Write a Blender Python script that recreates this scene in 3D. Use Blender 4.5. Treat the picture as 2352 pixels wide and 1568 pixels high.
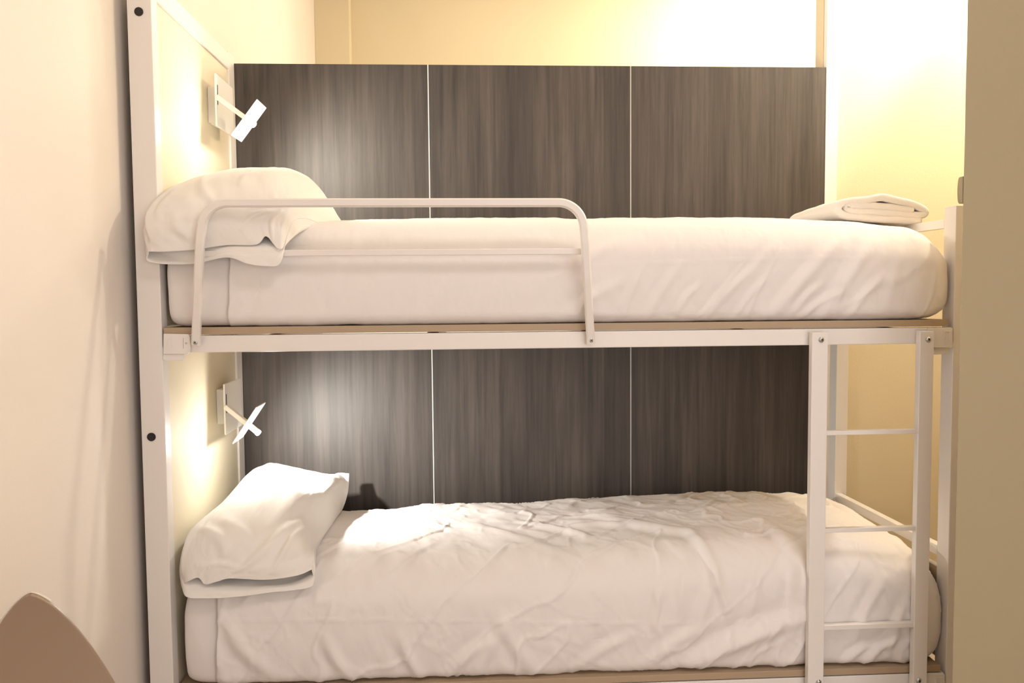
import bpy, bmesh, math, random
import numpy as np
from mathutils import Vector, Matrix, noise
random.seed(7)
S = bpy.context.scene
for o in list(bpy.data.objects): bpy.data.objects.remove(o)
C = S.collection

# ------------------------------------------------------------ camera
F, PITCH, YAW, ROLL = 1950.0, 0.0594, 0.05625, -0.00841
D, H = 2.15, 1.28            # distance to the front of the bunk, eye height
def cdir(x, y, w):
    c, s = math.cos(ROLL), math.sin(ROLL); X = c*x-s*y; Z = s*x+c*y; Y = w
    c, s = math.cos(PITCH), math.sin(PITCH); Y, Z = c*Y+s*Z, -s*Y+c*Z
    c, s = math.cos(YAW), math.sin(YAW); X, Y = c*X+s*Y, -s*X+c*Y
    return Vector((X, Y, Z))
def at(px, py, Y):           # world point seen at a pixel, at depth Y
    d = cdir((px-1176)/F, -(py-784)/F, 1.0)
    t = (D+Y)/d.y
    return Vector((d.x*t, Y, H+d.z*t))
cam = bpy.data.cameras.new('camera'); co = bpy.data.objects.new('camera', cam); C.objects.link(co)
r, u, f = cdir(1, 0, 0), cdir(0, 1, 0), cdir(0, 0, 1)
co.matrix_world = Matrix(((r.x, u.x, -f.x, 0), (r.y, u.y, -f.y, -D), (r.z, u.z, -f.z, H), (0, 0, 0, 1)))
cam.sensor_width = 36; cam.lens = F/2352*36; cam.clip_start = .02
S.camera = co

# ------------------------------------------------------------ world, exposure, lights
S.view_settings.view_transform = 'Standard'; S.view_settings.look = 'None'
S.view_settings.gamma = 1; S.view_settings.use_curve_mapping = False
S.view_settings.exposure = 0.0
w = bpy.data.worlds.new('world'); S.world = w; w.use_nodes = True
w.node_tree.nodes['Background'].inputs[0].default_value = (1, .93, .84, 1)
w.node_tree.nodes['Background'].inputs[1].default_value = 0.3

CEIL = 3.0
def area(name, loc, size, power, col, target=None, sy=None):
    l = bpy.data.lights.new(name, 'AREA'); l.energy = power; l.color = col
    l.shape = 'RECTANGLE'; l.size = size; l.size_y = sy or size
    o = bpy.data.objects.new(name, l); C.objects.link(o); o.location = loc
    d = (Vector(target)-Vector(loc)) if target else Vector((0, 0, -1))
    o.rotation_euler = d.to_track_quat('-Z', 'Y').to_euler(); return o
def point(name, loc, power, col, rad):
    l = bpy.data.lights.new(name, 'POINT'); l.energy = power; l.color = col; l.shadow_soft_size = rad
    o = bpy.data.objects.new(name, l); C.objects.link(o); o.location = loc; return o
def spot(name, loc, target, power, col, ang, blend, rad):
    l = bpy.data.lights.new(name, 'SPOT'); l.energy = power; l.color = col; l.shadow_soft_size = rad
    l.spot_size = math.radians(ang); l.spot_blend = blend
    o = bpy.data.objects.new(name, l); C.objects.link(o); o.location = loc
    o.rotation_euler = (Vector(target)-Vector(loc)).to_track_quat('-Z', 'Y').to_euler(); return o
WARM = (1, .885, .72); NEUT = (1, .92, .90); COOL = (1, .93, .93)
area('room_ceiling_light', (.75, -1.5, CEIL-.07), 1.1, 16, NEUT, None, .55)
area('room_front_fill', (.9, -2.9, 1.05), 2.2, 27, COOL, (.4, 0, .8), 1.5)  # added soft fill from behind the camera, no window is built
BAY = (1.92, .30, 2.62)
point('bay_lamp_light', BAY, 60, WARM, .04)
spot('bay_lamp_beam', BAY, (1.22, .775, 2.15), 58, WARM, 52, .7, .04)
FAR = (1.78, 2.40, 2.62)
point('far_lamp_light', FAR, 62, WARM, .12)
FAR2 = (.35, 1.75, 2.62)
point('far_left_fill', FAR2, 17, WARM, .12)  # unseen lamp added to brighten the left part of the far wall
LAMP_UP = at(586, 288, .37); LAMP_LO = at(596, 996, .35)
spot('upper_reading_light', LAMP_UP, at(900, 420, .60), 24, (1, .93, .80), 150, .9, .012)
point('upper_reading_glow', LAMP_UP, 2.2, (1, .93, .80), .012)
spot('lower_reading_light', LAMP_LO, at(930, 1090, .70), 36, (1, .97, .90), 140, 1.0, .012)
point('lower_reading_glow', LAMP_LO, 2.6, (1, .97, .90), .012)

# ------------------------------------------------------------ materials
def lin(h):
    v = [int(h[i:i+2], 16)/255 for i in (0, 2, 4)]
    return tuple(x/12.92 if x <= .04045 else ((x+.055)/1.055)**2.4 for x in v)+(1,)
def newmat(name, col, rough=.6, metal=0.0):
    m = bpy.data.materials.new(name); m.use_nodes = True
    b = m.node_tree.nodes['Principled BSDF']
    b.inputs['Base Color'].default_value = col if len(col) == 4 else (*col, 1)
    b.inputs['Roughness'].default_value = rough; b.inputs['Metallic'].default_value = metal
    return m, m.node_tree.nodes, m.node_tree.links, b
def grainy(name, col, rough, scale, bump, var=.04, stretch=(1, 1, 1), dist=.001, spec=.5):
    m, n, l, b = newmat(name, col, rough)
    b.inputs['Specular IOR Level'].default_value = spec
    tc = n.new('ShaderNodeTexCoord'); mp = n.new('ShaderNodeMapping'); mp.inputs['Scale'].default_value = stretch
    l.new(tc.outputs['Object'], mp.inputs[0])
    nz = n.new('ShaderNodeTexNoise'); nz.inputs['Scale'].default_value = scale; nz.inputs['Detail'].default_value = 4
    l.new(mp.outputs[0], nz.inputs['Vector'])
    bp = n.new('ShaderNodeBump'); bp.inputs['Strength'].default_value = bump; bp.inputs['Distance'].default_value = dist
    l.new(nz.outputs['Fac'], bp.inputs['Height']); l.new(bp.outputs[0], b.inputs['Normal'])
    n2 = n.new('ShaderNodeTexNoise'); n2.inputs['Scale'].default_value = 2.2; n2.inputs['Detail'].default_value = 3
    l.new(tc.outputs['Object'], n2.inputs['Vector'])
    cr = n.new('ShaderNodeMix'); cr.data_type = 'RGBA'
    c = b.inputs['Base Color'].default_value[:]
    cr.inputs['A'].default_value = [min(1, x*(1+var)) for x in c[:3]]+[1]
    cr.inputs['B'].default_value = [x*(1-var) for x in c[:3]]+[1]
    l.new(n2.outputs['Fac'], cr.inputs['Factor']); l.new(cr.outputs['Result'], b.inputs['Base Color'])
    return m
M = {}
M['wall'] = grainy('painted_wall_cream', (.82, .755, .69, 1), .8, 160, .25)
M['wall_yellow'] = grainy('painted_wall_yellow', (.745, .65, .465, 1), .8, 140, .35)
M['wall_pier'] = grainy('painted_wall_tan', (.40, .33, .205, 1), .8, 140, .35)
M['infill'] = grainy('infill_panel_cream', (.80, .72, .55, 1), .6, 60, .05)
M['ceiling'] = grainy('ceiling_white', (.82, .80, .76, 1), .9, 100, .1)
M['floor'] = grainy('floor_vinyl', (.56, .48, .42, 1), .4, 30, .05)
M['metal'] = grainy('white_powder_coat', (.83, .79, .75, 1), .38, 500, .08, .02)
M['lamp'] = grainy('lamp_white_enamel', (.88, .86, .82, 1), .4, 300, .03, .01)
M['board'] = grainy('tan_laminate_board', (.43, .32, .21, 1), .5, 200, .05, .05)
M['chair'] = grainy('brown_plastic', (.30, .21, .14, 1), .38, 220, .06, .03)
M['chair_edge'] = grainy('chair_edge_highlight', (.62, .58, .50, 1), .3, 200, .02, .02)  # highlight of the rolled shell edge put into the colour
M['sheet'] = grainy('white_cotton_sheet', (.84, .80, .78, 1), .9, 900, .12, .015, (1, 1, 1), .0004, .15)
M['cover'] = grainy('white_cotton_cover', (.85, .81, .79, 1), .9, 70, .20, .015, (1, 1, 1), .0015, .15)
M['case'] = grainy('white_cotton_pillowcase', (.86, .83, .79, 1), .9, 80, .18, .015, (1, 1, 1), .0012, .15)
M['towel'] = grainy('white_terry', (.88, .84, .80, 1), 1.0, 700, .9, .02, (1, 1, 1), .002, .05)
M['black'] = newmat('black_plug', (.012, .01, .01, 1), .5)[0]
M['steel'] = newmat('zinc_screw', (.55, .56, .56, 1), .28, 1.0)[0]
M['slot'] = newmat('screw_recess', (.05, .045, .04, 1), .6, .6)[0]
M['seam'] = newmat('seam_strip', (.80, .78, .74, 1), .4)[0]
M['chrome'] = newmat('chair_leg_steel', (.6, .6, .6, 1), .2, 1.0)[0]
def emis(name, col, st):
    m, n, l, b = newmat(name, (.9, .9, .85, 1), .4)
    b.inputs['Emission Color'].default_value = col; b.inputs['Emission Strength'].default_value = st; return m
M['led'] = emis('lit_led', (1, .96, .85, 1), 25)
M['diffuser'] = emis('lamp_diffuser', (1, .93, .8, 1), 3)
def wood():
    m, n, l, b = newmat('dark_walnut_laminate', (.1, .08, .07, 1), .56)
    b.inputs['Specular IOR Level'].default_value = .45
    tc = n.new('ShaderNodeTexCoord')
    def nz(scale, sx, detail=6, rough=.6, w=0):
        mp = n.new('ShaderNodeMapping'); mp.inputs['Scale'].default_value = sx; mp.inputs['Location'].default_value = (w, 0, w)
        l.new(tc.outputs['Object'], mp.inputs[0])
        t = n.new('ShaderNodeTexNoise'); t.inputs['Scale'].default_value = scale; t.inputs['Detail'].default_value = detail
        t.inputs['Roughness'].default_value = rough; t.inputs['Distortion'].default_value = .25
        l.new(mp.outputs[0], t.inputs['Vector']); return t
    def ramp(src, pts):
        r = n.new('ShaderNodeValToRGB'); e = r.color_ramp.elements
        e[0].position, e[0].color = pts[0][0], (*[pts[0][1]]*3, 1); e[1].position, e[1].color = pts[-1][0], (*[pts[-1][1]]*3, 1)
        for p, v in pts[1:-1]:
            q = e.new(p); q.color = (v, v, v, 1)
        l.new(src, r.inputs[0]); return r.outputs[0]
    def mul(a, bb, t='MULTIPLY'):
        x = n.new('ShaderNodeMath'); x.operation = t
        for i, s in enumerate((a, bb)):
            if isinstance(s, (int, float)): x.inputs[i].default_value = s
            else: l.new(s, x.inputs[i])
        return x.outputs[0]
    # planks printed in the laminate: stepped tone across X
    sep = n.new('ShaderNodeSeparateXYZ'); l.new(tc.outputs['Object'], sep.inputs[0])
    wn = n.new('ShaderNodeTexWhiteNoise'); wn.noise_dimensions = '1D'
    l.new(mul(mul(sep.outputs[0], 8.3), 0, 'FLOOR'), wn.inputs['W'])
    plank = ramp(wn.outputs[0], [(0, .80), (1, 1.18)])
    fine = ramp(nz(55, (1, 1, .035), 8, .7).outputs['Fac'], [(.3, .55), (.5, 1.0), (.72, 1.45)])
    mid = ramp(nz(13, (1, 1, .09), 5, .6, 3).outputs['Fac'], [(.3, .72), (.7, 1.28)])
    big = ramp(nz(3.2, (1, 1, .4), 3, .5, 9).outputs['Fac'], [(.3, .85), (.7, 1.15)])
    v = mul(mul(mul(plank, fine), mid), big)
    mx = n.new('ShaderNodeVectorMath'); mx.operation = 'SCALE'; mx.inputs[0].default_value = (.058, .0475, .041)
    l.new(v, mx.inputs['Scale']); l.new(mx.outputs[0], b.inputs['Base Color'])
    bp = n.new('ShaderNodeBump'); bp.inputs['Strength'].default_value = .25; bp.inputs['Distance'].default_value = .0006
    l.new(fine, bp.inputs['Height']); l.new(bp.outputs[0], b.inputs['Normal'])
    return m
M['wood'] = wood()

# ------------------------------------------------------------ mesh helpers
def link(name, bm, m, parent=None, smooth=False, bevel=0, auto=False):
    me = bpy.data.meshes.new(name); bm.normal_update(); bm.to_mesh(me); bm.free()
    for mm in (m if isinstance(m, (list, tuple)) else [m]): me.materials.append(mm)
    if smooth: me.polygons.foreach_set('use_smooth', [True]*len(me.polygons))
    o = bpy.data.objects.new(name, me); C.objects.link(o)
    if parent: o.parent = parent; o.matrix_parent_inverse = Matrix.Translation(parent.location).inverted() if parent.type == 'EMPTY' and not parent.parent else Matrix()
    if bevel:
        b = o.modifiers.new('bevel', 'BEVEL'); b.width = bevel; b.segments = 2; b.limit_method = 'ANGLE'
        b.harden_normals = False
    return o
def tag(o, label, cat, group=None):
    o['label'] = label; o['category'] = cat
    if group: o['group'] = group
    return o
def thing(name, label, cat, loc, group=None):
    o = bpy.data.objects.new(name, None); C.objects.link(o); o.location = loc; o.empty_display_size = .1
    return tag(o, label, cat, group)
def struct(o): o['kind'] = 'structure'; return o
def box(bm, a, b):
    x0, y0, z0 = a; x1, y1, z1 = b
    v = [bm.verts.new(p) for p in ((x0,y0,z0),(x1,y0,z0),(x1,y1,z0),(x0,y1,z0),(x0,y0,z1),(x1,y0,z1),(x1,y1,z1),(x0,y1,z1))]
    for q in ((0,3,2,1),(4,5,6,7),(0,1,5,4),(1,2,6,5),(2,3,7,6),(3,0,4,7)): bm.faces.new([v[i] for i in q])
    return v
def B(name, a, b, m, parent=None, bevel=.0015):
    bm = bmesh.new(); box(bm, a, b); return link(name, bm, m, parent, bevel=bevel)
def obox(bm, c, ax, ay, az, sx, sy, sz):      # oriented box
    c = Vector(c); v = []
    for k in (-1, 1):
        for i, j in ((-1,-1),(1,-1),(1,1),(-1,1)):
            v.append(bm.verts.new(c+ax*(i*sx/2)+ay*(j*sy/2)+az*(k*sz/2)))
    for q in ((0,3,2,1),(4,5,6,7),(0,1,5,4),(1,2,6,5),(2,3,7,6),(3,0,4,7)): bm.faces.new([v[i] for i in q])
def prism(bm, pts, y0, y1):                   # polygon in XZ extruded in Y
    a = [bm.verts.new((x, y0, z)) for x, z in pts]; b = [bm.verts.new((x, y1, z)) for x, z in pts]
    bm.faces.new(a); bm.faces.new(b[::-1])
    for i in range(len(pts)):
        j = (i+1) % len(pts); bm.faces.new((a[j], a[i], b[i], b[j]))
    bmesh.ops.recalc_face_normals(bm, faces=bm.faces)
def cyl(bm, c, axis, r, h, n=24, r2=None):
    axis = Vector(axis).normalized(); q = axis.to_track_quat('Z', 'Y').to_matrix().to_4x4()
    bmesh.ops.create_cone(bm, cap_ends=True, segments=n, radius1=r, radius2=r if r2 is None else r2, depth=h,
                          matrix=Matrix.Translation(c) @ q)
def sweep(bm, path, w, t, upv=None, n=4):     # rectangular tube along a path in the XZ plane (w in plane, t along Y)
    rings = []
    for i, p in enumerate(path):
        a = path[max(0, i-1)]; b = path[min(len(path)-1, i+1)]
        d = (b-a); d.normalize(); nrm = Vector((-d.z, 0, d.x)); nrm.normalize()
        yv = Vector((0, 1, 0)); k = .0035
        ring = []
        for (sw, st) in ((-1, -1), (1, -1), (1, 1), (-1, 1)):
            cs = [(sw*(w/2), st*(t/2-k)), (sw*(w/2-k), st*(t/2))]
            if sw*st > 0: cs = cs[::-1] if True else cs
            # keep winding consistent
            order = cs if (sw, st) in ((1, 1), (-1, -1)) else cs[::-1]
            for (aa, bb) in order: ring.append((aa, bb))
        ring = sorted(ring, key=lambda q: math.atan2(q[1]/t, q[0]/w))
        rings.append([bm.verts.new(p+nrm*aa+yv*bb) for aa, bb in ring])
    m = len(rings[0])
    for i in range(len(rings)-1):
        for j in range(m):
            bm.faces.new((rings[i][j], rings[i][(j+1) % m], rings[i+1][(j+1) % m], rings[i+1][j]))
    bm.faces.new(rings[0][::-1]); bm.faces.new(rings[-1])
    bmesh.ops.recalc_face_normals(bm, faces=bm.faces)
def grid_mesh(name, P, m, parent=None, closed_u=False, solid=0, sub=0):
    nu, nv = P.shape[:2]
    me = bpy.data.meshes.new(name)
    idx = np.arange(nu*nv).reshape(nu, nv)
    a, b, c, d = idx[:-1, :-1], idx[1:, :-1], idx[1:, 1:], idx[:-1, 1:]
    faces = np.stack([a, b, c, d], -1).reshape(-1, 4)
    me.from_pydata(P.reshape(-1, 3).tolist(), [], faces.tolist())
    me.materials.append(m); me.polygons.foreach_set('use_smooth', [True]*len(me.polygons))
    me.update()
    o = bpy.data.objects.new(name, me); C.objects.link(o)
    if parent: o.parent = parent; o.matrix_parent_inverse = Matrix.Translation(parent.location).inverted() if parent.type == 'EMPTY' else Matrix()
    if solid:
        s = o.modifiers.new('solid', 'SOLIDIFY'); s.thickness = solid; s.offset = 0
    return o
def normals(P):
    du = np.gradient(P, axis=0); dv = np.gradient(P, axis=1)
    n = np.cross(du, dv); L = np.linalg.norm(n, axis=2, keepdims=True); return n/np.maximum(L, 1e-9)
def nz2(A, B_, sx, sy, seed=0.0, octv=3):
    out = np.empty(A.shape); fa = A.ravel()*sx; fb = B_.ravel()*sy; r = out.ravel()
    for i in range(len(fa)): r[i] = noise.fractal((fa[i]+seed, fb[i]+seed*1.7, seed*.37), 1.0, 2.0, octv)
    return out
def smooth(x, a, b):
    t = np.clip((x-a)/(b-a), 0, 1); return t*t*(3-2*t)
def ridge(X, L, p, q, amp, wd, taper=True, bend=0.0):
    """soft fold from p to q in (X, L) cloth coordinates"""
    px, pl = p; qx, ql = q; dx, dl = qx-px, ql-pl; LL = math.hypot(dx, dl)
    t = ((X-px)*dx+(L-pl)*dl)/LL**2; d = ((X-px)*-dl+(L-pl)*dx)/LL
    d = d-bend*np.sin(np.clip(t, 0, 1)*math.pi)
    tt = np.clip(t, -.15, 1.15); over = np.abs(t-tt)*LL
    prof = np.exp(-(d/wd)**2)-.45*np.exp(-((d-1.7*wd)/(wd*1.1))**2)
    env = np.sin(np.clip((tt+.15)/1.3, 0, 1)*math.pi)**.8 if taper else np.clip((1.15-tt)/1.3, 0, 1)
    return amp*prof*env*np.exp(-(over/wd)**2)

# ------------------------------------------------------------ the room
WX = -.834; YB = 2.95; RX = 2.55; YF = -3.05; PY = .775
struct(B('floor', (WX-.1, YF-.1, -.1), (RX+.1, YB+.1, 0), M['floor'], bevel=0))
struct(B('ceiling', (WX-.1, YF-.1, CEIL), (RX+.1, YB+.1, CEIL+.1), M['ceiling'], bevel=0))
struct(B('wall_left', (WX-.1, YF-.1, 0), (WX, YB+.1, CEIL), M['wall'], bevel=0))
struct(B('wall_back', (WX, YB, 0), (RX, YB+.1, CEIL), M['wall_yellow'], bevel=0))
struct(B('wall_right', (RX, YF-.1, 0), (RX+.1, YB+.1, CEIL), M['wall_yellow'], bevel=0))
struct(B('wall_front', (WX, YF-.1, 0), (RX, YF, CEIL), M['ceiling'], bevel=0))
# pilaster in the far left corner
xc = at(803, 100, YB-.09).x
struct(B('trim_1', (WX, YB-.09, 0), (xc, YB, CEIL), M['wall_yellow'], bevel=.002))
# thin wall on the right of the bay, its end seen above the wood panels
XE = at(1891, 100, PY+.004).x
struct(B('wall_back_right', (XE, PY+.004, 0), (RX, PY+.07, CEIL), M['wall_yellow'], bevel=.001))
# near corner of wall on the far right
YP = -.30
xp = (at(2213, 300, YP).x+at(2190, 1450, YP).x)/2+.002
def pier():
    bm = bmesh.new(); n = 60
    # wall corner with a slightly uneven plaster edge
    fr, bk = [], []
    for i in range(n+1):
        z = CEIL*i/n; e = .0010*noise.noise((z*9, 0, 0))
        fr.append(z); bk.append(e)
    vs = []
    for z, e in zip(fr, bk):
        vs.append([bm.verts.new((xp+.0008+e, YP, z)), bm.verts.new((xp+e, YP+.0008, z)), bm.verts.new((xp+.125+e, YP+.16, z)), bm.verts.new((RX, YP+.16, z)), bm.verts.new((RX, YP, z))])
    for i in range(n):
        for j in range(5): bm.faces.new((vs[i][j], vs[i+1][j], vs[i+1][(j+1) % 5], vs[i][(j+1) % 5]))
    bmesh.ops.recalc_face_normals(bm, faces=bm.faces)
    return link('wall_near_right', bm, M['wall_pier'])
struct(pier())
# small rounded wall plate seen edge-on on that corner
pz0, pz1 = at(2210, 466, YP).z, at(2210, 404, YP).z
bm = bmesh.new(); n = 14; pts = []
for i in range(n+1):
    a = math.pi*i/n; pts.append((xp+.001-.0062*math.sin(a)**.6, pz0+(pz1-pz0)*(1-math.cos(a))/2))
prism(bm, pts+[(xp+.02, pz1), (xp+.02, pz0)], YP+.004, YP+.016)
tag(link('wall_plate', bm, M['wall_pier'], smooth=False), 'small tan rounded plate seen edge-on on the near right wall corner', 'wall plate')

# ------------------------------------------------------------ wood partition
def partition():
    zt = at(1170, 153, PY).z
    t = thing('wood_partition', 'dark walnut laminate partition of tall boards behind the bunk bed', 'partition', ((WX+XE)/2, PY, 0))
    x0 = WX+.004; s1 = at(990, 650, PY).x; s2 = at(1446.5, 650, PY).x; x3 = at(1890, 300, PY).x
    g = .0019
    for a, b in ((x0, s1-g), (s1+g, s2-g), (s2+g, x3)):
        B('panel', (a, PY-.018, .002), (b, PY-.002, zt), M['wood'], t, .0006)
    for s in (s1, s2): B('seam_strip', (s-g*.98, PY-.0165, .002), (s+g*.98, PY-.002, zt-.0005), M['seam'], t, 0)
    x4 = at(1918, 300, PY).x
    B('edge_post', (x3+.0012, PY-.020, .002), (x4, PY+.0035, CEIL-.002), M['metal'], t, .001)
partition()

# ------------------------------------------------------------ bunk bed
XL0 = (at(304, 400, 0).x+at(326, 1030, 0).x)/2; XL1 = (at(358, 400, 0).x+at(382, 1030, 0).x)/2
XBL, XBR = at(375, 757, 0).x, at(2180, 740, 0).x
ZU = (at(375, 749, 0).z+at(1200, 745, 0).z+at(2180, 736, 0).z)/3
ZL = (at(1604, 1553, 0).z+at(2158, 1519, 0).z+at(1849, 1541, 0).z)/3
DEP = .69
bed = thing('bunk_bed', 'white metal bunk bed frame with guard rail and ladder', 'bunk bed', ((XL0+XBR)/2, .35, 0))
FZ = H+.82
B('post', (XL0, 0, 0), (XL1, .042, FZ), M['metal'], bed, .002)['label'] = 'tall front post at the head end with black plugs'
B('post', (XL1-.05, PY-.088, 0), (XL1, PY-.022, FZ-.04), M['metal'], bed, .002)
zr0 = H+.722; zr1 = H+.775
B('top_rail', (XL1-.05, .0425, zr0), (XL1, PY-.0885, zr1), M['metal'], bed, .002)
B('infill_panel', (XL1-.022, .0425, .10), (XL1-.006, PY-.0885, zr0-.0005), M['infill'], bed, 0)['label'] = 'cream board filling the head end frame'
for px, py in ((319, 27), (348, 1003)):
    p = at(px, py, 0); bm = bmesh.new(); cyl(bm, (p.x, -.0005, p.z), (0, 1, 0), .0105, .003, 28)
    link('hole_plug', bm, M['black'], bed)
XP0 = 1.278
B('post', (XP0, 0, 0), (XP0+.040, .055, at(2190, 471, 0).z), M['metal'], bed, .002)
B('post', (1.261, .655, 0), (1.302, .71, at(2190, 471, 0).z), M['metal'], bed, .002)
def frame_ring(bm, P_, Q_, y0, y1):
    r_ = [[bm.verts.new((x, y, z)) for x, z in L_] for L_, y in ((P_, y0), (Q_, y0), (Q_, y1), (P_, y1))]
    for a in range(4):
        b = (a+1) % 4
        for i in range(4):
            j = (i+1) % 4; bm.faces.new((r_[a][i], r_[a][j], r_[b][j], r_[b][i]))
    bmesh.ops.recalc_face_normals(bm, faces=bm.faces)
# slatted-base boards and side rails, two levels
def bolt(parent, x, y, z, r=.0062):
    bm = bmesh.new(); cyl(bm, (x, y-.001, z), (0, -1, 0), r*1.15, .002, 20)
    bmesh.ops.create_uvsphere(bm, u_segments=18, v_segments=9, radius=r, matrix=Matrix.Translation((x, y-.002, z)) @ Matrix.Diagonal((1, .62, 1, 1)))
    o = link('bolt', bm, M['steel'], parent, smooth=True)
    bm = bmesh.new(); a = Vector((.8, 0, .6)); b = Vector((-.6, 0, .8)); yv = Vector((0, 1, 0))
    c = (x, y-.002-r*.60, z)
    obox(bm, c, a, yv, b, r*1.05, .0012, r*.28); obox(bm, c, b, yv, a, r*1.05, .0012, r*.28)
    return o, bm
for lvl, zb in (('upper', ZU), ('lower', ZL)):
    B('base_board', (XBL, .001, zb-.0175), (XBR-.002, DEP, zb), M['board'], bed, .001)['label'] = 'tan laminate board under the %s mattress' % lvl
    zt = zb-.0205; zb2 = zb-.0625
    B('side_rail', (XBL+.004, .0, zb2), (XP0-.004, .028, zt), M['metal'], bed, .002)
    B('side_rail', (XBL+.004, .665, zb2), (XP0-.004, .69, zt), M['metal'], bed, .002)
    for i in range(5):
        x = XBL+.25+i*.4; B('cross_rail', (x, .0285, zb2+.008), (x+.03, .6645, zt), M['metal'], bed, .001)
    # left bracket (hook plate)
    k = .0003
    def px2(q): p = at(q[0], q[1]+(0 if lvl == 'upper' else 0), -.006); return (p.x, p.z+(zb-ZU))
    poly = [(376, 766), (433, 767), (436, 772), (438, 800), (436, 808), (431, 812.5), (376, 813)]
    bm = bmesh.new(); prism(bm, [px2(q) for q in poly], -.0075, -.0005); o = link('bracket', bm, M['metal'], bed, bevel=.001)
    poly = [(374, 813.4), (422, 813.4), (423, 824), (420, 828), (379, 829), (374, 824)]
    bm = bmesh.new(); prism(bm, [px2(q) for q in poly], -.0035, .002); link('bracket_tab', bm, M['metal'], o, bevel=.001)
    bm = bmesh.new()
    pp = [px2(q) for q in ((384, 775), (396, 775), (396, 799.5), (384, 799.5))]; qq = [px2(q) for q in ((386, 777.5), (394, 777.5), (394, 797), (386, 797))]
    frame_ring(bm, pp, qq, -.0086, -.0074); link('bracket_slot', bm, M['metal'], o)
    bm = bmesh.new(); p = px2((420.5, 776)); q = px2((421.7, 800)); box(bm, (p[0], -.0078, q[1]), (q[0], -.0074, p[1])); link('bracket_seam', bm, M['slot'], o)
    p = px2((428, 788)); bm = bmesh.new(); cyl(bm, (p[0], -.008, p[1]), (0, 1, 0), .0025, .0012, 16); link('rivet', bm, M['steel'], o)
    # right bracket
    poly = [(2131, 752), (2186, 752), (2188, 754), (2188, 796), (2186, 798), (2131, 798)]
    bm = bmesh.new(); prism(bm, [px2(q) for q in poly], -.0065, -.0005); o = link('bracket', bm, M['metal'], bed, bevel=.0008)
    poly = [(2131, 798.5), (2184, 798.5), (2184, 813), (2131, 815.5)]
    bm = bmesh.new(); prism(bm, [px2(q) for q in poly], .001, .006); link('bracket_tab', bm, M['metal'], o, bevel=.0008)
    bm = bmesh.new()
    pp = [px2(q) for q in ((2167, 759), (2182, 759), (2182, 789), (2167, 789))]; qq = [px2(q) for q in ((2170, 762), (2179, 762), (2179, 786), (2170, 786))]
    frame_ring(bm, pp, qq, -.0086, -.0064); link('bracket_slot', bm, M['metal'], o)
    bm = bmesh.new(); p = px2((2173, 776)); cyl(bm, (p[0], -.0072, p[1]), (0, 1, 0), .0028, .0016, 14); link('bracket_pin', bm, M['metal'], o)
# end rails at the foot
def skew(name, xf, xb, w_, z0, z1, m):
    bm = bmesh.new(); v = [bm.verts.new(p) for z in (z0, z1) for p in ((xf, .0555, z), (xf+w_, .0555, z), (xb+w_, .6545, z), (xb, .6545, z))]
    for q in ((0,3,2,1),(4,5,6,7),(0,1,5,4),(1,2,6,5),(2,3,7,6),(3,0,4,7)): bm.faces.new([v[i] for i in q])
    return link(name, bm, m, bed, bevel=.001)
for za, zb in ((at(2171, 504, .055).z, at(2171, 504, .055).z-.023), (at(2153, 1252, .055).z, at(2153, 1252, .055).z-.027)):
    skew('end_rail', 1.2785, 1.2625, .022, zb, za, M['metal'])
zc = at(2152, 1298, .055).z
skew('foot_board', 1.2800, 1.2680, .012, ZL+.002, zc-.0041, M['board'])['label'] = 'tan board between lower mattress and foot rail'
skew('foot_trim', 1.2790, 1.2670, .014, zc-.004, zc, M['seam'])

# guard rail: bent rectangular tube
GY = -.088
def guard():
    def P(px, py): p = at(px, py, GY); return Vector((p.x, GY, p.z))
    key = [P(450, 792), P(455.5, 650), P(461, 520)]
    # left corner
    def arc(c, r, a0, a1, n=14): return [Vector((c.x+r*math.cos(math.radians(a0+(a1-a0)*i/n)), GY, c.z+r*math.sin(math.radians(a0+(a1-a0)*i/n)))) for i in range(n+1)]
    r = .062
    lt = P(462, 466); c1 = Vector((lt.x+r, GY, lt.z-r)); rt = P(1340.5, 465); c2 = Vector((rt.x-r, GY, rt.z-r))
    path = [P(450, 792), P(453, 720), P(456, 640), P(459.5, 560)]+arc(c1, r, 176, 90)+arc(c2, r, 90, 4)+[P(1344, 560), P(1348.5, 640), P(1353, 720), P(1357, 790)]
    bm = bmesh.new()
    # the legs lean out from the rail and back up over the sheet
    zb0, zt0 = P(450, 790).z, P(450, 466).z; np_ = []
    for p in path:
        t = min(1, max(0, (p.z-zb0)/(zt0-zb0))); y = -.014+(GY+.014)*math.sin(t*math.pi/2)
        k = (D+y)/(D+GY); np_.append(Vector((p.x*k, y, H+(p.z-H)*k)))
    path = []
    for a, b in zip(np_[:-1], np_[1:]):
        m = 1 if (b-a).length < .03 else 6
        path += [a.lerp(b, i/m) for i in range(m)]
    path.append(np_[-1])
    sweep(bm, path, .0205, .018)
    g = link('guard_rail', bm, M['metal'], bed, smooth=False)
    a = at(465, 582, GY+.0395); b = at(1342, 581.5, GY+.0395)
    bm = bmesh.new(); box(bm, (a.x, GY+.0395, a.z-.0075), (b.x, GY+.0505, a.z+.0075))
    link('lower_bar', bm, M['metal'], g, bevel=.0015)
    for px, py in ((449, 786), (1358, 781)):
        p = at(px, py, -.024); o, bm = bolt(g, p.x, -.023, p.z, .005); link('bolt_recess', bm, M['slot'], g)
guard()
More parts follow.
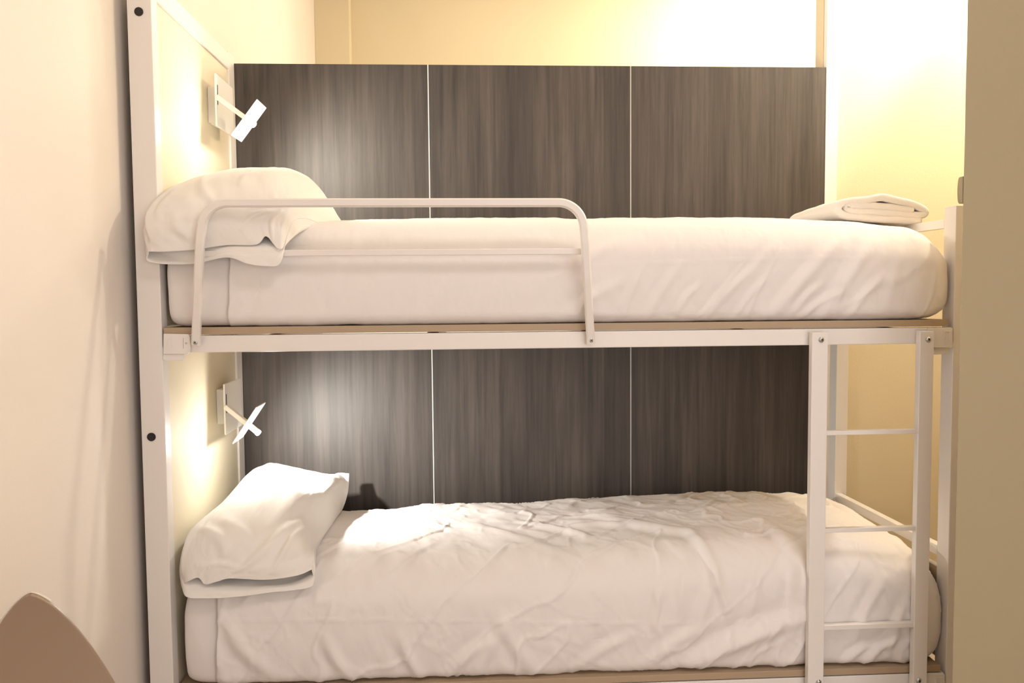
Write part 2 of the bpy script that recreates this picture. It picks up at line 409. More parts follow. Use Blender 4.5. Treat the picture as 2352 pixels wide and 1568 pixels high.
# ladder
def ladder():
    YL0, YL1 = -.030, -.009
    def X(a, b): return (at(a[0], a[1], YL0).x+at(b[0], b[1], YL0).x)/2
    l0, l1 = X((1867.5, 770), (1854, 1560)), X((1904, 770), (1890, 1560))
    r0, r1 = X((2115, 770), (2096, 1560)), X((2147, 770), (2128, 1560))
    zt = at(2000, 762, YL0).z
    bm = bmesh.new(); box(bm, (l0, YL0, .18), (l1, YL1, zt)); lad = link('ladder', bm, M['metal'], bed, bevel=.0015)
    lad.name = 'ladder'
    B('stile', (r0, YL0, .18), (r1, YL1, zt), M['metal'], lad, .0015)
    for (a, b) in ((990.5, 1000.5), (1214.5, 1224), (1436, 1447), (1660, 1671)):
        za, zb = at(2000, a-2.5, YL0).z, at(2000, b-2.5, YL0).z
        B('rung', (l1-.001, YL0+.002, zb), (r0+.001, YL1-.0015, za), M['metal'], lad, .001)
    for px, py in ((1886, 780), (2131.5, 779), (1880, 1566), (2110, 1562)):
        p = at(px, py, YL0); o, bm = bolt(lad, p.x, YL0, p.z); link('bolt_recess', bm, M['slot'], lad)
    for x in (l0, r0):
        for z in (zt-.03, ZL-.045): B('spacer', (x+.008, YL1, z-.01), (x+.028, -.0002, z+.01), M['metal'], lad, .001)
ladder()

# ------------------------------------------------------------ mattresses and covers
def section(n, y0, y1, z0, z1, r, crown, bulge, off=0.0, rb=.03):
    """open profile from under the front edge, up the front, over the top, down the back"""
    y0 -= off; y1 += off; z1 += off
    pts = []
    h = z1-z0
    def arc(cy, cz, rr, a0, a1, k=14):
        for i in range(k+1):
            a = math.radians(a0+(a1-a0)*i/k); pts.append((cy+rr*math.cos(a), cz+rr*math.sin(a)))
    pts.append((y0+.20, z0)); pts.append((y0+rb+.04, z0))
    arc(y0+rb, z0+rb, rb, 270, 180, 8)
    arc(y0+r, z1-r, r, 180, 90)
    arc(y1-r, z1-r, r, 90, 0)
    arc(y1-rb, z0+rb, rb, 0, -90, 8)
    pts = np.array(pts); d = np.r_[0, np.cumsum(np.hypot(*np.diff(pts, axis=0).T))]
    s = np.linspace(0, d[-1], n)
    Y = np.interp(s, d, pts[:, 0]); Z = np.interp(s, d, pts[:, 1])
    tY = np.clip((Y-y0)/(y1-y0), 0, 1); tZ = np.clip((Z-z0)/h, 0, 1)
    top = smooth(tZ, .55, 1.0)
    Z = Z+crown*np.sin(tY*math.pi)**.7*top
    side = np.sin(tZ*math.pi)
    Y = Y-bulge*side*(1-smooth(tY, 0, .35))+bulge*.4*side*smooth(tY, .65, 1)
    L = s-(.20-rb*.0)
    return Y, Z, L
def shell(xa, xb, nx, ns, zfun, off, capl, capr, prm, rcap=.10):
    """body of mattress or cover: zfun(x) gives the top height along the bed"""
    y0, y1, z0, r, crown, bulge = prm
    xs = np.linspace(xa, xb, nx)
    # denser near the ends
    P = np.zeros((nx, ns, 3)); XX = np.zeros((nx, ns)); LL = np.zeros((nx, ns))
    for i, x in enumerate(xs):
        Y, Z, L = section(ns, y0, y1, z0, zfun(x), r, crown, bulge, off)
        P[i, :, 0] = x; P[i, :, 1] = Y; P[i, :, 2] = Z; XX[i] = x; LL[i] = L
    cy = (y0+y1)/2
    for cap, xe, sg in ((capr, xb, 1), (capl, xa, -1)):
        if not cap: continue
        m = 40; a = np.linspace(0, math.pi/2, m)
        # replace: bend the last rcap of the body into a rounded end
        ring = P[-1 if sg > 0 else 0].copy(); L0 = LL[0]
        zt = ring[:, 2].max(); zb = ring[:, 2].min(); rows = []; rx = []
        for t in a[1:]:
            c, s = math.cos(t), math.sin(t); q = ring.copy()
            ins = rcap*(1-c)
            # inset towards the body
            dy = np.clip(cy-ring[:, 1], -1, 1); fy = np.clip(np.abs(dy)/(abs(y1-y0)/2), 0, 1)
            q[:, 1] = ring[:, 1]+np.sign(dy)*ins*fy*.30
            hz = (ring[:, 2]-zb)/(zt-zb); q[:, 2] = ring[:, 2]-ins*1.0*smooth(hz, .35, 1)*hz+ins*.30*(1-smooth(hz, 0, .45))
            q[:, 0] = xe+sg*rcap*s; rows.append(q); rx.append(xe+sg*rcap*s)
        last = rows[-1].copy(); ctr = np.array([xe+sg*(rcap+.012), cy, (zt+zb)/2-.02])
        for t in np.linspace(0, 1, 24)[1:]:
            q = last*(1-t)+ctr*t; q[:, 0] = last[:, 0]+sg*.012*(1-(1-t)**2); rows.append(q); rx.append(xe+sg*(rcap+.3*t))
        R = np.array(rows); RXX = np.array(rx)[:, None]*np.ones((1, ns)); RL = np.ones((len(rows), 1))*L0[None]
        if sg > 0: P = np.concatenate([P, R]); XX = np.concatenate([XX, RXX]); LL = np.concatenate([LL, RL])
        else: P = np.concatenate([R[::-1], P]); XX = np.concatenate([RXX[::-1], XX]); LL = np.concatenate([RL[::-1], LL])
    return P, XX, LL

# --- upper bed
zt_u = at(1450, 497, .40).z
print('upper mattress height', zt_u-ZU, 'lower', at(1500, 1143, .62).z-ZL, at(1000, 1165, .66).z-ZL)
CR_U = .035
def zu(x):
    xs_ = [-.80, -.45, 0.0, .25, .32, .6, .9, 1.05, 1.16]
    px_ = [503, 505, 503, 500, 504, 499, 501, 507, 516]
    py = np.interp(x, xs_, px_); X0 = 1176+((x/(D+.40))-YAW)*F
    return at(X0, py, .40).z-CR_U-.022
def wrink_upper(X, L):
    w = np.zeros_like(X); Hh = .26
    fr = (L > -.02)
    # creases gathered at the lower edge, leaning to the right
    folds = [((.62, .0), (.74, .12), .0045, .012), ((.70, .0), (.78, .10), .003, .008), ((.80, .01), (.98, .20), .0065, .016),
             ((.86, .02), (.92, .08), .004, .008), ((.93, .0), (1.06, .19), .0055, .016), ((1.0, .0), (1.08, .10), .004, .010), ((.88, .0), (.97, .06), .0045, .008),
             ((.47, .0), (.55, .13), .0035, .012), ((.40, .0), (.44, .10), .0025, .010), ((.29, .01), (.33, .06), .005, .010), ((.25, .0), (.40, .09), .0035, .014),
             ((.55, .02), (.60, .08), .004, .008), ((.22, .10), (.42, .20), .003, .016), ((-.10, .0), (-.02, .12), .0015, .014), ((.05, .0), (.09, .11), .0015, .012),
             ((1.10, .02), (1.13, .16), .003, .014), ((-.52, .02), (-.42, .12), .0035, .018), ((-.60, .01), (-.53, .08), .003, .014), ((-.48, .14), (-.40, .18), .002, .01),
             ((1.0, .10), (1.05, .24), .003, .016), ((.73, .10), (.80, .18), .0025, .012), ((-.25, .03), (-.20, .12), .0015, .01), ((-.33, .03), (-.30, .14), .0015, .012)]
    for p, q, a, wd in folds: w += ridge(X, L, p, q, a, wd, bend=.006)
    w += .0011*np.exp(-((L-(.128+.018*smooth(X, .1, .9)))/.003)**2)*smooth(X, -.55, -.3)*(1-smooth(X, .95, 1.1))
    low = 1-smooth(L, .03, .15)
    w += .0030*nz2(X+.5*L, L, 16, 5, 3.1)*low*smooth(X, .15, .3)*(L > 0)
    r_ = nz2(X-.6*L, L, 5.5, 2.6, 31.0, 2); w += .0020*np.exp(-(r_/.045)**2)*(1-smooth(L, .10, .22))*smooth(X, .1, .4)*(L > 0)
    w += .0018*nz2(X-.4*L, L, 9, 3, 8.2)+.0006*nz2(X, L, 40, 22, 1.2)
    w += .006*nz2(X, L, 2.2, 2.0, 5.5, 2)*smooth(L, .25, .35)
    return w
def wrink_lower(X, L):
    w = np.zeros_like(X)
    folds = [((-.50, .02), (-.62, .16), .006, .020), ((-.42, .02), (-.30, .20), .0035, .018), ((-.30, .0), (-.36, .12), .006, .016), ((-.22, .02), (-.12, .22), .005, .022),
             ((-.12, .0), (-.17, .11), .006, .014), ((-.05, .0), (.05, .09), .006, .014), ((.02, .0), (.12, .16), .005, .018), ((.18, .0), (.08, .16), .004, .018),
             ((.30, .02), (.42, .09), .0045, .014), ((.47, .02), (.62, .11), .0045, .016), ((.60, .015), (.86, .125), .014, .022), ((.60, .09), (.66, .26), .005, .016),
             ((.70, .05), (.72, .12), .004, .008), ((.78, .03), (.82, .12), .004, .010), ((.68, .16), (.62, .40), .007, .014), ((.62, .40), (.40, .58), .006, .022),
             ((.15, .58), (.32, .42), .0045, .018), ((.32, .55), (.55, .42), .004, .018), ((.0, .55), (.22, .33), .003, .020), ((-.15, .62), (-.05, .50), .003, .014),
             ((.74, .12), (.78, .27), .004, .012), ((.86, .10), (.90, .30), .008, .016), ((.90, .12), (.86, .45), .005, .022), ((1.02, .06), (1.10, .22), .005, .014),
             ((1.06, .0), (1.14, .07), .009, .014), ((1.0, .0), (1.08, .05), .006, .012), ((1.12, .02), (1.16, .16), .005, .012), ((.20, .50), (.45, .50), .003, .012), ((.25, .62), (.5, .55), .003, .012),
             ((.48, .12), (.52, .24), .0035, .012), ((.56, .14), (.57, .26), .0035, .010), ((-.62, .0), (-.66, .18), .004, .014)]
    for p, q, a, wd in folds: w += ridge(X, L, p, q, a, wd, bend=.008)
    # ironing crease along the front
    w += .0012*np.exp(-((L-(.165-.045*smooth(X, -.6, .8)))/.003)**2)*(X < .85)
    # puckered stitching lines
    for x0 in (-.52, -.02, .32): w += .0010*np.sin(L*520+nz2(X, L, 3, 9, 2)*3)*np.exp(-((X-x0-.02*np.sin(L*9))/.020)**2)*(L > 0)*(1-smooth(L, .18, .25))
    r_ = nz2(X-.7*L, L, 4.6, 3.0, 41.0, 3); w += .0026*np.exp(-(r_/.04)**2)
    r_ = nz2(X+.9*L, L, 9, 7, 47.0, 3); w += .0011*np.exp(-(r_/.05)**2)
    w += .0028*nz2(X-.5*L, L, 7, 3.5, 11.2)+.0011*nz2(X+.3*L, L, 24, 12, 4.7)
    w += .0045*nz2(X+.6*L, L, 5, 5, 21.2)*smooth(L, .22, .3)
    return w
def zl(x):
    # top line of the lower bed as seen at its far side
    pxs = [700, 850, 1000, 1200, 1450, 1750, 1830, 1900, 1960]
    pys = [1178, 1172, 1163, 1157, 1142, 1131, 1134, 1150, 1170]
    X0 = 1176+((x/(D+.60))-YAW)*F
    return at(X0, np.interp(X0, pxs, pys), .60).z-.014

def bedding(level, z0, zf, xa_m, xa_c, xend, prm_m, wr, crown_c):
    nm = 'mattress'
    P, XX, LL = shell(xa_m+.05, xend-.17, 60, 110, zf, 0, True, True, prm_m, .05)
    nrm = normals(P); P = P-nrm*0
    wv = .0022*nz2(XX+.4*LL, LL, 14, 5, 6.0 if level == 'upper' else 9.0)
    sgn = -1 if (nrm[len(P)//2, 20, 1] > 0) else 1
    P = P+nrm*sgn*wv[..., None]
    mo = grid_mesh('mattress', P, M['sheet'])
    tag(mo, 'white sheeted mattress on the %s bunk, bare at the pillow end' % level, 'mattress')
    # cover sheet tucked around the mattress
    P, XX, LL = shell(xa_c, xend-.112, 420, 230, zf, .009, False, True, prm_m, .10)
    nrm = normals(P); mid = P[len(P)//2]; k = int(np.argmin(np.abs(LL[0]-.12)))
    sgn = -1 if nrm[len(P)//3, k, 1] > 0 else 1
    w = (1.3 if level == 'upper' else 1.6)*wr(XX, LL)*smooth(LL, -.10, -.01)
    xendfade = 1-smooth(XX, xend+.05, xend+.15)
    P = P+nrm*sgn*(w*xendfade)[..., None]
    # wavy free edge at the pillow end
    ed = np.exp(-((XX-xa_c)/.06)**2); P[..., 0] += ed*(.010*np.sin(LL*9)+.006*nz2(LL, XX*0, 9, 1, 2.2))
    # keep above the board
    P[..., 2] = np.maximum(P[..., 2], z0+.0012)
    co_ = grid_mesh('bed_sheet', P, M['cover'], solid=.0016)
    return co_
XEND_U = 1.281
XEND_L = at(2160, 1430, .04).x
print('XEND', XEND_U, XEND_L)
c = bedding('upper', ZU, zu, at(389, 700, .02).x, at(520, 680, -.01).x, XEND_U, (.012, .672, ZU+.0015, .085, CR_U, .012), wrink_upper, 0)
tag(c, 'white cotton bed sheet tucked round the upper mattress behind the guard rail', 'bed sheet')
c = bedding('lower', ZL, zl, at(424, 1450, .02).x, at(490, 1480, -.01).x, XEND_L, (.020, .672, ZL+.0015, .095, .020, .016), wrink_lower, 0)
tag(c, 'rumpled white cotton bed sheet tucked round the lower mattress', 'bed sheet')

# ------------------------------------------------------------ pillows
def catmull(K, n):
    """resample rows of control points K (m, ..., 3) to n rows, chord-length free Catmull-Rom"""
    m = len(K); t = np.linspace(0, m-1, n); out = []
    for v in t:
        i = min(int(v), m-2); f_ = v-i
        p0 = K[max(i-1, 0)]; p1 = K[i]; p2 = K[i+1]; p3 = K[min(i+2, m-1)]
        if i == 0: p0 = 2*p1-p2
        if i+2 > m-1: p3 = 2*p2-p1
        out.append(.5*((2*p1)+(-p0+p2)*f_+(2*p0-5*p1+4*p2-p3)*f_**2+(-p0+3*p1-3*p2+p3)*f_**3))
    return np.array(out)
def surf(rows, nu, nv):
    K = np.array([[list(p) for p in r_] for r_ in rows])      # (rows, cols, 3)
    A = catmull(K, nv); A = catmull(A.transpose(1, 0, 2), nu); return A   # (nu, nv, 3)
def row(pts): return [tuple(at(px, py, Y)) for px, py, Y in pts]
def finish(name, A, m, seed, folds, parent=None, amp=.0035, solid=.0022, flip=False):
    nu, nv = A.shape[:2]; U, V = np.meshgrid(np.linspace(0, 1, nu), np.linspace(0, 1, nv), indexing='ij')
    n = normals(A)
    if flip: n = -n
    w = amp*nz2(U+.3*V, V, 4, 3, seed)+amp*.30*nz2(U, V, 14, 10, seed+3)
    for p, q, a, wd in folds: w += ridge(U, V, p, q, a, wd, bend=.02)
    edge = smooth(U, 0, .06)*(1-smooth(U, .94, 1))
    A = A+n*(w*edge)[..., None]
    return grid_mesh(name, A, m, parent, solid=solid)

def seal(A, T):
    """pull the sides and back of the lower cloth onto the seams of the upper cloth"""
    nu, nv = A.shape[:2]; v = np.linspace(0, T.shape[1]-1, nv); i0 = np.clip(v.astype(int), 0, T.shape[1]-2); f_ = (v-i0)[:, None]
    Lc = T[0, i0]*(1-f_)+T[0, i0+1]*f_; Rc = T[-1, i0]*(1-f_)+T[-1, i0+1]*f_
    u = np.linspace(0, 1, nu)[:, None, None]
    A = A+(1-u)**6*(Lc-A[0])[None]+u**6*(Rc-A[-1])[None]
    k = np.linspace(0, T.shape[0]-1, nu).astype(int); B_ = T[k, -1]; vv = np.linspace(0, 1, nv)[None, :, None]
    return A+vv**8*(B_-A[:, -1])[:, None]
def upper_pillow():
    Yf = -.040
    root = thing('pillow', 'plump white pillow on the upper bunk with an open pillowcase end over the guard rail', 'pillow', at(560, 560, .25))
    # top side: rows front (opening) to back; columns left to right
    T = [row([(341, 578, Yf-.004), (380, 578, -.052), (450, 573, -.056), (520, 563, -.052), (588, 562, -.060), (612, 543, -.058), (640, 573, -.060), (655, 556, -.045)]),
         row([(331, 545, -.030), (352, 520, -.054), (425, 515, -.070), (500, 512, -.066), (560, 508, -.062), (610, 500, -.056), (650, 505, -.052), (672, 510, -.030)]),
         row([(332, 515, -.010), (352, 480, -.030), (420, 462, -.050), (500, 455, -.048), (575, 455, -.044), (635, 460, -.040), (672, 470, -.030), (700, 502, .02)]),
         row([(352, 480, .04), (385, 440, .045), (440, 416, .05), (510, 402, .05), (580, 396, .05), (640, 398, .06), (700, 440, .08), (737, 514, .10)]),
         row([(395, 480, .16), (415, 430, .18), (470, 402, .20), (540, 390, .20), (610, 386, .20), (670, 388, .20), (727, 427, .22), (774, 518, .24)]),
         row([(420, 500, .32), (440, 440, .33), (480, 420, .34), (540, 404, .34), (610, 395, .34), (670, 398, .34), (744, 458, .34), (794, 522, .34)]),
         row([(440, 520, .50), (460, 480, .48), (500, 460, .48), (550, 450, .48), (610, 440, .48), (670, 445, .48), (737, 480, .46), (790, 530, .46)]),
         row([(450, 540, .56), (480, 535, .57), (520, 535, .57), (560, 535, .57), (610, 535, .57), (670, 535, .56), (730, 535, .54), (760, 535, .52)])]
    A = surf(T, 150, 170); TOP = A
    folds = [((.08, .10), (.17, .40), .006, .024), ((.19, .16), (.22, .36), .003, .018), ((.29, .06), (.25, .22), .005, .026), ((.42, .26), (.34, .45), .004, .018),
             ((.52, .36), (.60, .42), .003, .018), ((.55, .10), (.72, .20), .006, .020), ((.3, .18), (.6, .16), .003, .03), ((.78, .02), (.80, .2), .006, .02)]
    o = finish('case_top', A, M['case'], 2.0, folds, root, .004)
    Bm = [row([(341, 578, Yf-.004), (344, 602, -.038), (440, 606, -.040), (520, 591, -.053), (570, 606, -.060), (610, 611, -.060), (642, 606, -.056), (655, 556, -.045)]),
          row([(335, 560, -.030), (352, 585, -.020), (440, 596, -.036), (520, 580, -.052), (570, 584, -.059), (610, 584, -.060), (645, 580, -.056), (672, 515, -.028)]),
          row([(334, 530, -.008), (365, 560, -.012), (440, 560, -.030), (520, 560, -.040), (580, 560, -.048), (630, 560, -.048), (665, 545, -.035), (700, 502, .02)]),
          row([(354, 490, .04), (400, 520, .03), (450, 522, .03), (520, 522, .03), (580, 522, .03), (640, 522, .03), (690, 520, .05), (737, 514, .10)]),
          row([(395, 490, .16), (420, 520, .16), (470, 520, .16), (540, 520, .18), (610, 520, .18), (670, 520, .20), (725, 520, .22), (770, 512, .24)]),
          row([(440, 540, .50), (460, 545, .48), (500, 545, .48), (550, 545, .48), (610, 545, .48), (670, 545, .48), (735, 540, .46), (778, 525, .44)]),
          row([(450, 540, .56), (480, 542, .57), (520, 542, .57), (560, 542, .57), (610, 542, .57), (670, 542, .56), (730, 542, .54), (760, 535, .52)])]
    A = surf(Bm, 120, 120)
    A = seal(A, TOP)
    finish('case_bottom', A, M['case'], 5.0, [], root, .0015)
upper_pillow()
def lower_pillow():
    root = thing('pillow', 'white pillow leaning at the head of the lower bunk with a pointed case corner', 'pillow', at(600, 1340, .1))
    T = [row([(417, 1345, .015), (432, 1335, -.012), (455, 1327, -.018), (470, 1342, -.020), (500, 1335, -.020), (530, 1328, -.020), (610, 1331, -.018), (680, 1322, -.008), (716, 1308, .010)]),
         row([(413, 1305, .030), (425, 1290, .000), (460, 1290, -.012), (490, 1292, -.015), (520, 1296, -.015), (560, 1300, -.015), (620, 1298, -.012), (680, 1286, .004), (722, 1275, .03)]),
         row([(422, 1255, .06), (440, 1235, .035), (470, 1230, .02), (510, 1232, .01), (550, 1240, .010), (590, 1245, .010), (640, 1243, .015), (690, 1235, .04), (728, 1250, .13)]),
         row([(445, 1218, .14), (462, 1195, .11), (490, 1188, .10), (530, 1185, .09), (570, 1188, .08), (610, 1190, .08), (655, 1190, .09), (710, 1196, .17), (745, 1228, .25)]),
         row([(480, 1190, .26), (505, 1160, .24), (535, 1140, .22), (570, 1135, .21), (605, 1135, .20), (645, 1138, .20), (690, 1143, .21), (735, 1164, .30), (762, 1205, .37)]),
         row([(525, 1160, .40), (545, 1118, .38), (570, 1095, .36), (600, 1090, .36), (635, 1092, .35), (675, 1097, .35), (715, 1109, .38), (755, 1131, .42), (775, 1185, .47)]),
         row([(556, 1135, .52), (570, 1095, .50), (590, 1076, .50), (615, 1067, .50), (650, 1071, .50), (690, 1078, .50), (730, 1087, .50), (775, 1108, .55), (788, 1165, .59)]),
         row([(575, 1130, .60), (590, 1110, .60), (605, 1090, .59), (625, 1070, .58), (660, 1073, .57), (700, 1080, .56), (740, 1087, .58), (780, 1091, .61), (799, 1128, .62)]),
         row([(590, 1160, .62), (600, 1150, .62), (615, 1140, .62), (635, 1130, .62), (665, 1125, .61), (705, 1120, .60), (745, 1110, .58), (772, 1087, .63), (802, 1087, .65)])]
    A = surf(T, 170, 180); TOP = A
    folds = [((.08, .10), (.20, .42), .008, .022), ((.18, .30), (.45, .18), .007, .03), ((.28, .36), (.62, .22), .005, .03), ((.62, .10), (.82, .35), .008, .03),
             ((.78, .08), (.86, .30), .006, .02), ((.03, .08), (.14, .30), .006, .02), ((.82, .72), (.93, .84), .004, .03), ((.86, .60), (.95, .90), .004, .03), ((.30, .10), (.60, .11), .003, .016)]
    finish('case_top', A, M['case'], 12.0, folds, root, .0045)
    Bm = [row([(417, 1345, .015), (430, 1371, -.022), (470, 1374, -.024), (510, 1373, -.024), (560, 1369, -.022), (620, 1361, -.018), (680, 1356, -.014), (728, 1347, -.006), (737, 1314, .012)]),
          row([(414, 1320, .030), (430, 1352, -.004), (470, 1352, -.010), (510, 1352, -.012), (560, 1350, -.010), (620, 1345, -.006), (680, 1338, .002), (722, 1322, .012), (730, 1290, .035)]),
          row([(424, 1275, .08), (445, 1312, .05), (480, 1312, .05), (515, 1312, .05), (560, 1312, .05), (610, 1310, .05), (660, 1305, .05), (705, 1295, .06), (738, 1262, .14)]),
          row([(480, 1210, .26), (505, 1240, .24), (535, 1240, .24), (570, 1240, .24), (605, 1240, .24), (645, 1240, .24), (690, 1238, .25), (735, 1232, .30), (762, 1208, .38)]),
          row([(556, 1165, .52), (570, 1180, .50), (590, 1180, .50), (615, 1180, .50), (650, 1180, .50), (690, 1180, .50), (730, 1178, .50), (765, 1178, .55), (787, 1170, .59)]),
          row([(590, 1160, .62), (600, 1160, .62), (615, 1160, .62), (635, 1160, .62), (665, 1160, .61), (705, 1160, .60), (745, 1158, .58), (768, 1150, .61), (802, 1087, .65)])]
    A = surf(Bm, 130, 110)
    A = seal(A, TOP)
    finish('case_bottom', A, M['case'], 15.0, [], root, .002)
lower_pillow()

# ------------------------------------------------------------ folded towel
def towel():
    Y0, Y1 = .20, .52
    pts = [(2118, 506), (2060, 503), (2000, 500), (1945, 494), (1928, 482), (1934, 468), (1960, 461), (1998, 458), (2028, 452), (2052, 458),
           (2090, 466), (2120, 478), (2128, 488), (2112, 494), (2060, 490), (2010, 486), (1965, 484), (1948, 477), (1962, 471), (2020, 473), (2070, 478), (2100, 482)]
    K = np.array([list(at(x, y, Y0)) for x, y in pts]); path = catmull(K, 190)
    zb = min(p[2] for p in path)
    th = .0215; t = np.gradient(path, axis=0); t /= np.linalg.norm(t, axis=1, keepdims=True)
    n = np.stack([-t[:, 2], t[:, 1]*0, t[:, 0]], 1)
    # outline of the ribbon (closed loop), then extruded back with drooping left side
    def loop(k):
        a = path+n*(th*k/2); b = (path-n*(th*k/2))[::-1]
        e0 = []; L_ = np.concatenate([a, b]); return L_
    prof = [(0, .45), (.008, .8), (.02, 1.0)]+[(v, 1.0) for v in np.linspace(.05, .95, 16)]+[(.98, .85), (1, .5)]
    rows = []
    for v, k in prof:
        L_ = loop(k).copy(); L_[:, 1] = Y0+(Y1-Y0)*v
        cx = L_[:, 0]-path[:, 0].mean()
        L_[:, 0] += -.012*v
        L_[:, 2] = zb+(L_[:, 2]-zb)*(1-.22*v*v)+.0015*np.array([noise.noise((p[0]*30, v*8, p[2]*30)) for p in L_])
        rows.append(L_)
    P = np.array(rows)
    nu, nv = P.shape[:2]; me = bpy.data.meshes.new('towel'); faces = []
    for i in range(nu-1):
        for j in range(nv):
            k = (j+1) % nv; faces.append((i*nv+j, i*nv+k, (i+1)*nv+k, (i+1)*nv+j))
    h = nv//2
    for base in (0, (nu-1)*nv):
        for j in range(h-1):
            a, b, c, d = base+j, base+j+1, base+nv-2-j, base+nv-1-j
            faces.append((a, d, c, b) if base == 0 else (a, b, c, d))
    me.from_pydata(P.reshape(-1, 3).tolist(), [], faces); me.materials.append(M['towel'])
    me.polygons.foreach_set('use_smooth', [True]*len(me.polygons)); me.update()
    o = bpy.data.objects.new('towel', me); C.objects.link(o)
    tag(o, 'folded white towel on the foot end of the upper bunk', 'towel')
towel()

# ------------------------------------------------------------ reading lamps
def reading_lamp(label, plate_c, tip_px, shade_c, led, Yp):
    XF = XL1-.006
    zc = plate_c
    root = thing('reading_lamp', label, 'lamp', (XF, Yp, zc), 'reading lamps at the head end')
    B('wall_box', (XF+.0003, .463, zc-.053), (XF+.040, .548, zc+.053), M['lamp'], root, .002)
    B('face_plate', (XF+.0402, .395, zc-.076), (XF+.0455, .580, zc+.076), M['lamp'], root, .0025)
    B('slot', (XF+.0452, .4045, zc-.012), (XF+.0458, .4115, zc+.045), M['slot'], root, 0)
    a = Vector((XF+.0462, .402, zc+.008)); b = led+Vector((-.004, 0, .004)); d = (b-a).normalized()
    yv = Vector((0, 1, 0)); n = d.cross(yv).normalized(); yy = n.cross(d)
    L_ = (b-a).length
    bm = bmesh.new(); obox(bm, (a+b)/2, d, yy, n, L_, .020, .014)
    arm = link('arm', bm, M['lamp'], root, bevel=.002)
    return root, d, n, yy, arm
Yp = .49
for lab, zc, led, sc in (('white square wall reading lamp, lit, above the upper bunk pillow', at(510, 233, .42).z, LAMP_UP, .036),
                     ('white square wall reading lamp, lit, above the lower bunk pillow', at(525, 938, .42).z, LAMP_LO, .052)):
    root, d, n, yy, arm = reading_lamp(lab, zc, None, None, led, Yp)
    bm = bmesh.new(); sh = led-d*sc; dd = Vector((d.x, 0, d.z)).normalized(); yv = Vector((0, 1, 0)); nn = dd.cross(yv)
    sh.y = led.y+.045
    obox(bm, sh, nn, yv, dd, .128, .112, .004)
    link('shade', bm, M['lamp'], root, bevel=.0018)
    bm = bmesh.new(); cyl(bm, led-d*.006+d*.0, d, .009, .006, 24)
    link('led', bm, M['led'], root)
for nme in ('upper_reading_light', 'lower_reading_light', 'upper_reading_glow', 'lower_reading_glow'):
    o = bpy.data.objects[nme]; o.location = o.location+Vector((.020, -.025, -.010))

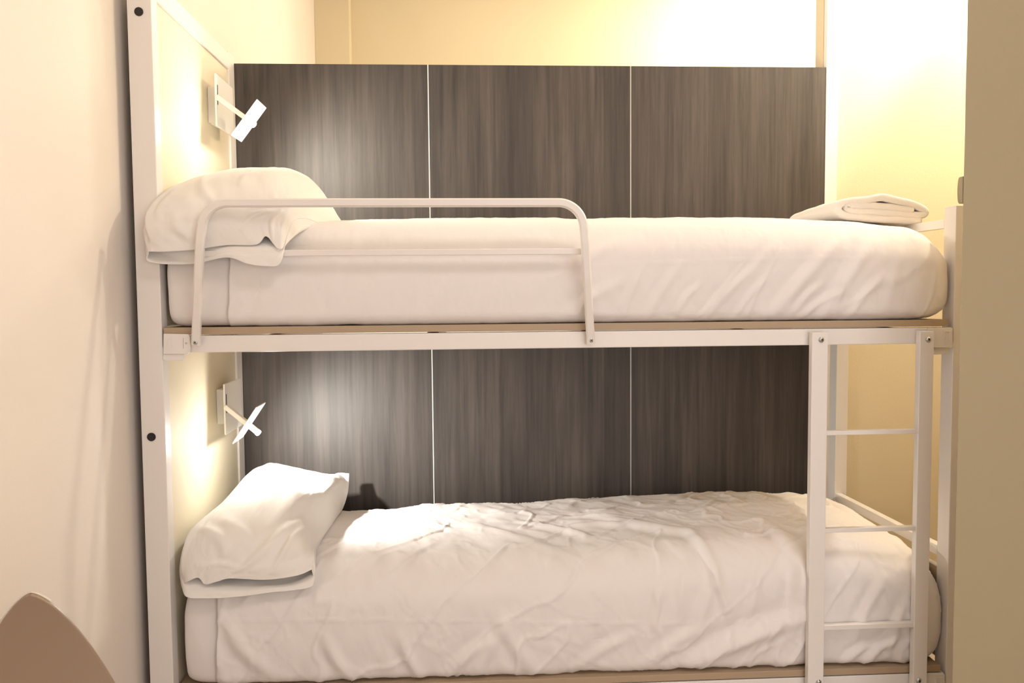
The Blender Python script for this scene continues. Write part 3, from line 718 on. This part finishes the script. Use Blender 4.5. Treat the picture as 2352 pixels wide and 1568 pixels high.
# ------------------------------------------------------------ chair, brown shell at the lower left
def chair():
    Yc = -1.03; pk = at(75, 1357, Yc); c = Vector((pk.x, Yc, 0))
    root = thing('chair', 'brown moulded plastic shell chair by the left wall', 'chair', c)
    ang = math.radians(16); ca, sa = math.cos(ang), math.sin(ang)
    def Wp(x, y, z): return (c.x+ca*x-sa*y, c.y+sa*x+ca*y, z)
    top = pk.z; hgt = top-.44
    def wid(d):
        return min(.200, .082*(max(d, 0)/.123)**.66)
    def pt(s, d):
        w_ = wid(d); w_ = w_-.035*float(smooth(np.array(d), .30, hgt)); x = s*w_
        return Wp(x, -.02+.9*x*x+.10*(1-(1-d/hgt)**2)*0+.16*(d/hgt)*1.0-.10*float(smooth(np.array(d), .0, hgt)), top-d)
    P = np.zeros((60, 80, 3))
    for i, s_ in enumerate(np.linspace(-1, 1, 60)):
        for j, t in enumerate(np.linspace(0, 1, 80)): P[i, j] = pt(s_, hgt*t**1.6)
    o = grid_mesh('backrest', P, M['chair'], root); m_ = o.modifiers.new('solid', 'SOLIDIFY'); m_.thickness = .007; m_.offset = 1
    edge = [Vector(pt(-1, hgt*(k/60)**1.6)) for k in range(60, 0, -1)]+[Vector(pt(1, hgt*(k/60)**1.6)) for k in range(0, 8)]
    cu = bpy.data.curves.new('rim', 'CURVE'); cu.dimensions = '3D'; cu.bevel_depth = .0030; cu.bevel_resolution = 4  # tube carries the painted highlight, left edge and a little past the peak
    sp = cu.splines.new('POLY'); sp.points.add(len(edge)-1)
    off = Vector((-sa, ca, 0))*.010
    for p_, e in zip(sp.points, edge): p_.co = (*(e+off), 1)
    cu.materials.append(M['chair_edge'])
    tmp = bpy.data.objects.new('rim', cu); C.objects.link(tmp); dg = bpy.context.evaluated_depsgraph_get()
    me = bpy.data.meshes.new_from_object(tmp.evaluated_get(dg)); bpy.data.objects.remove(tmp)
    ro = bpy.data.objects.new('rim', me); C.objects.link(ro); ro.parent = root; ro.matrix_parent_inverse = Matrix.Translation(root.location).inverted()
    ro['label'] = 'rim of the shell, pale for its highlight'
    Q = np.zeros((36, 40, 3))
    for i, s_ in enumerate(np.linspace(-1, 1, 36)):
        for j, t in enumerate(np.linspace(0, 1, 40)):
            x = s_*.190*(1-.10*t**2)
            Q[i, j] = Wp(x, .05+.9*x*x*(1-t)+.38*t, .452-.030*math.sin(t*math.pi)*(1-s_*s_)+.02*s_*s_-.02*t)
    o = grid_mesh('seat', Q, M['chair'], root); m_ = o.modifiers.new('solid', 'SOLIDIFY'); m_.thickness = .007
    for x, y in ((-.13, .10), (.13, .10), (-.13, .36), (.13, .36)):
        a = Vector(Wp(x, y, .430)); b = Vector(Wp(x*1.3, y+(.03 if y > .2 else -.05), .002)); bm = bmesh.new()
        cyl(bm, (a+b)/2, (a-b), .011, (a-b).length, 16); link('leg', bm, M['chrome'], root, smooth=True)
chair()

# ------------------------------------------------------------ ceiling lamps (out of view, the lights above are theirs; the far left one is added fill)
def dome(name, label, x, y, z=CEIL):
    t = thing(name, label, 'ceiling lamp', (x, y, z))
    bm = bmesh.new(); cyl(bm, (x, y, z-.02), (0, 0, 1), .07, .038, 32); link('base', bm, M['lamp'], t)
    return t
dome('ceiling_lamp', 'round white ceiling lamp base right of the bunk bed', BAY[0], BAY[1])
dome('ceiling_lamp', 'round white ceiling lamp base beyond the right end of the wood partition', FAR[0], FAR[1])
dome('ceiling_lamp', 'unseen white lamp base added with the fill light beyond the left half of the wood partition', FAR2[0], FAR2[1])
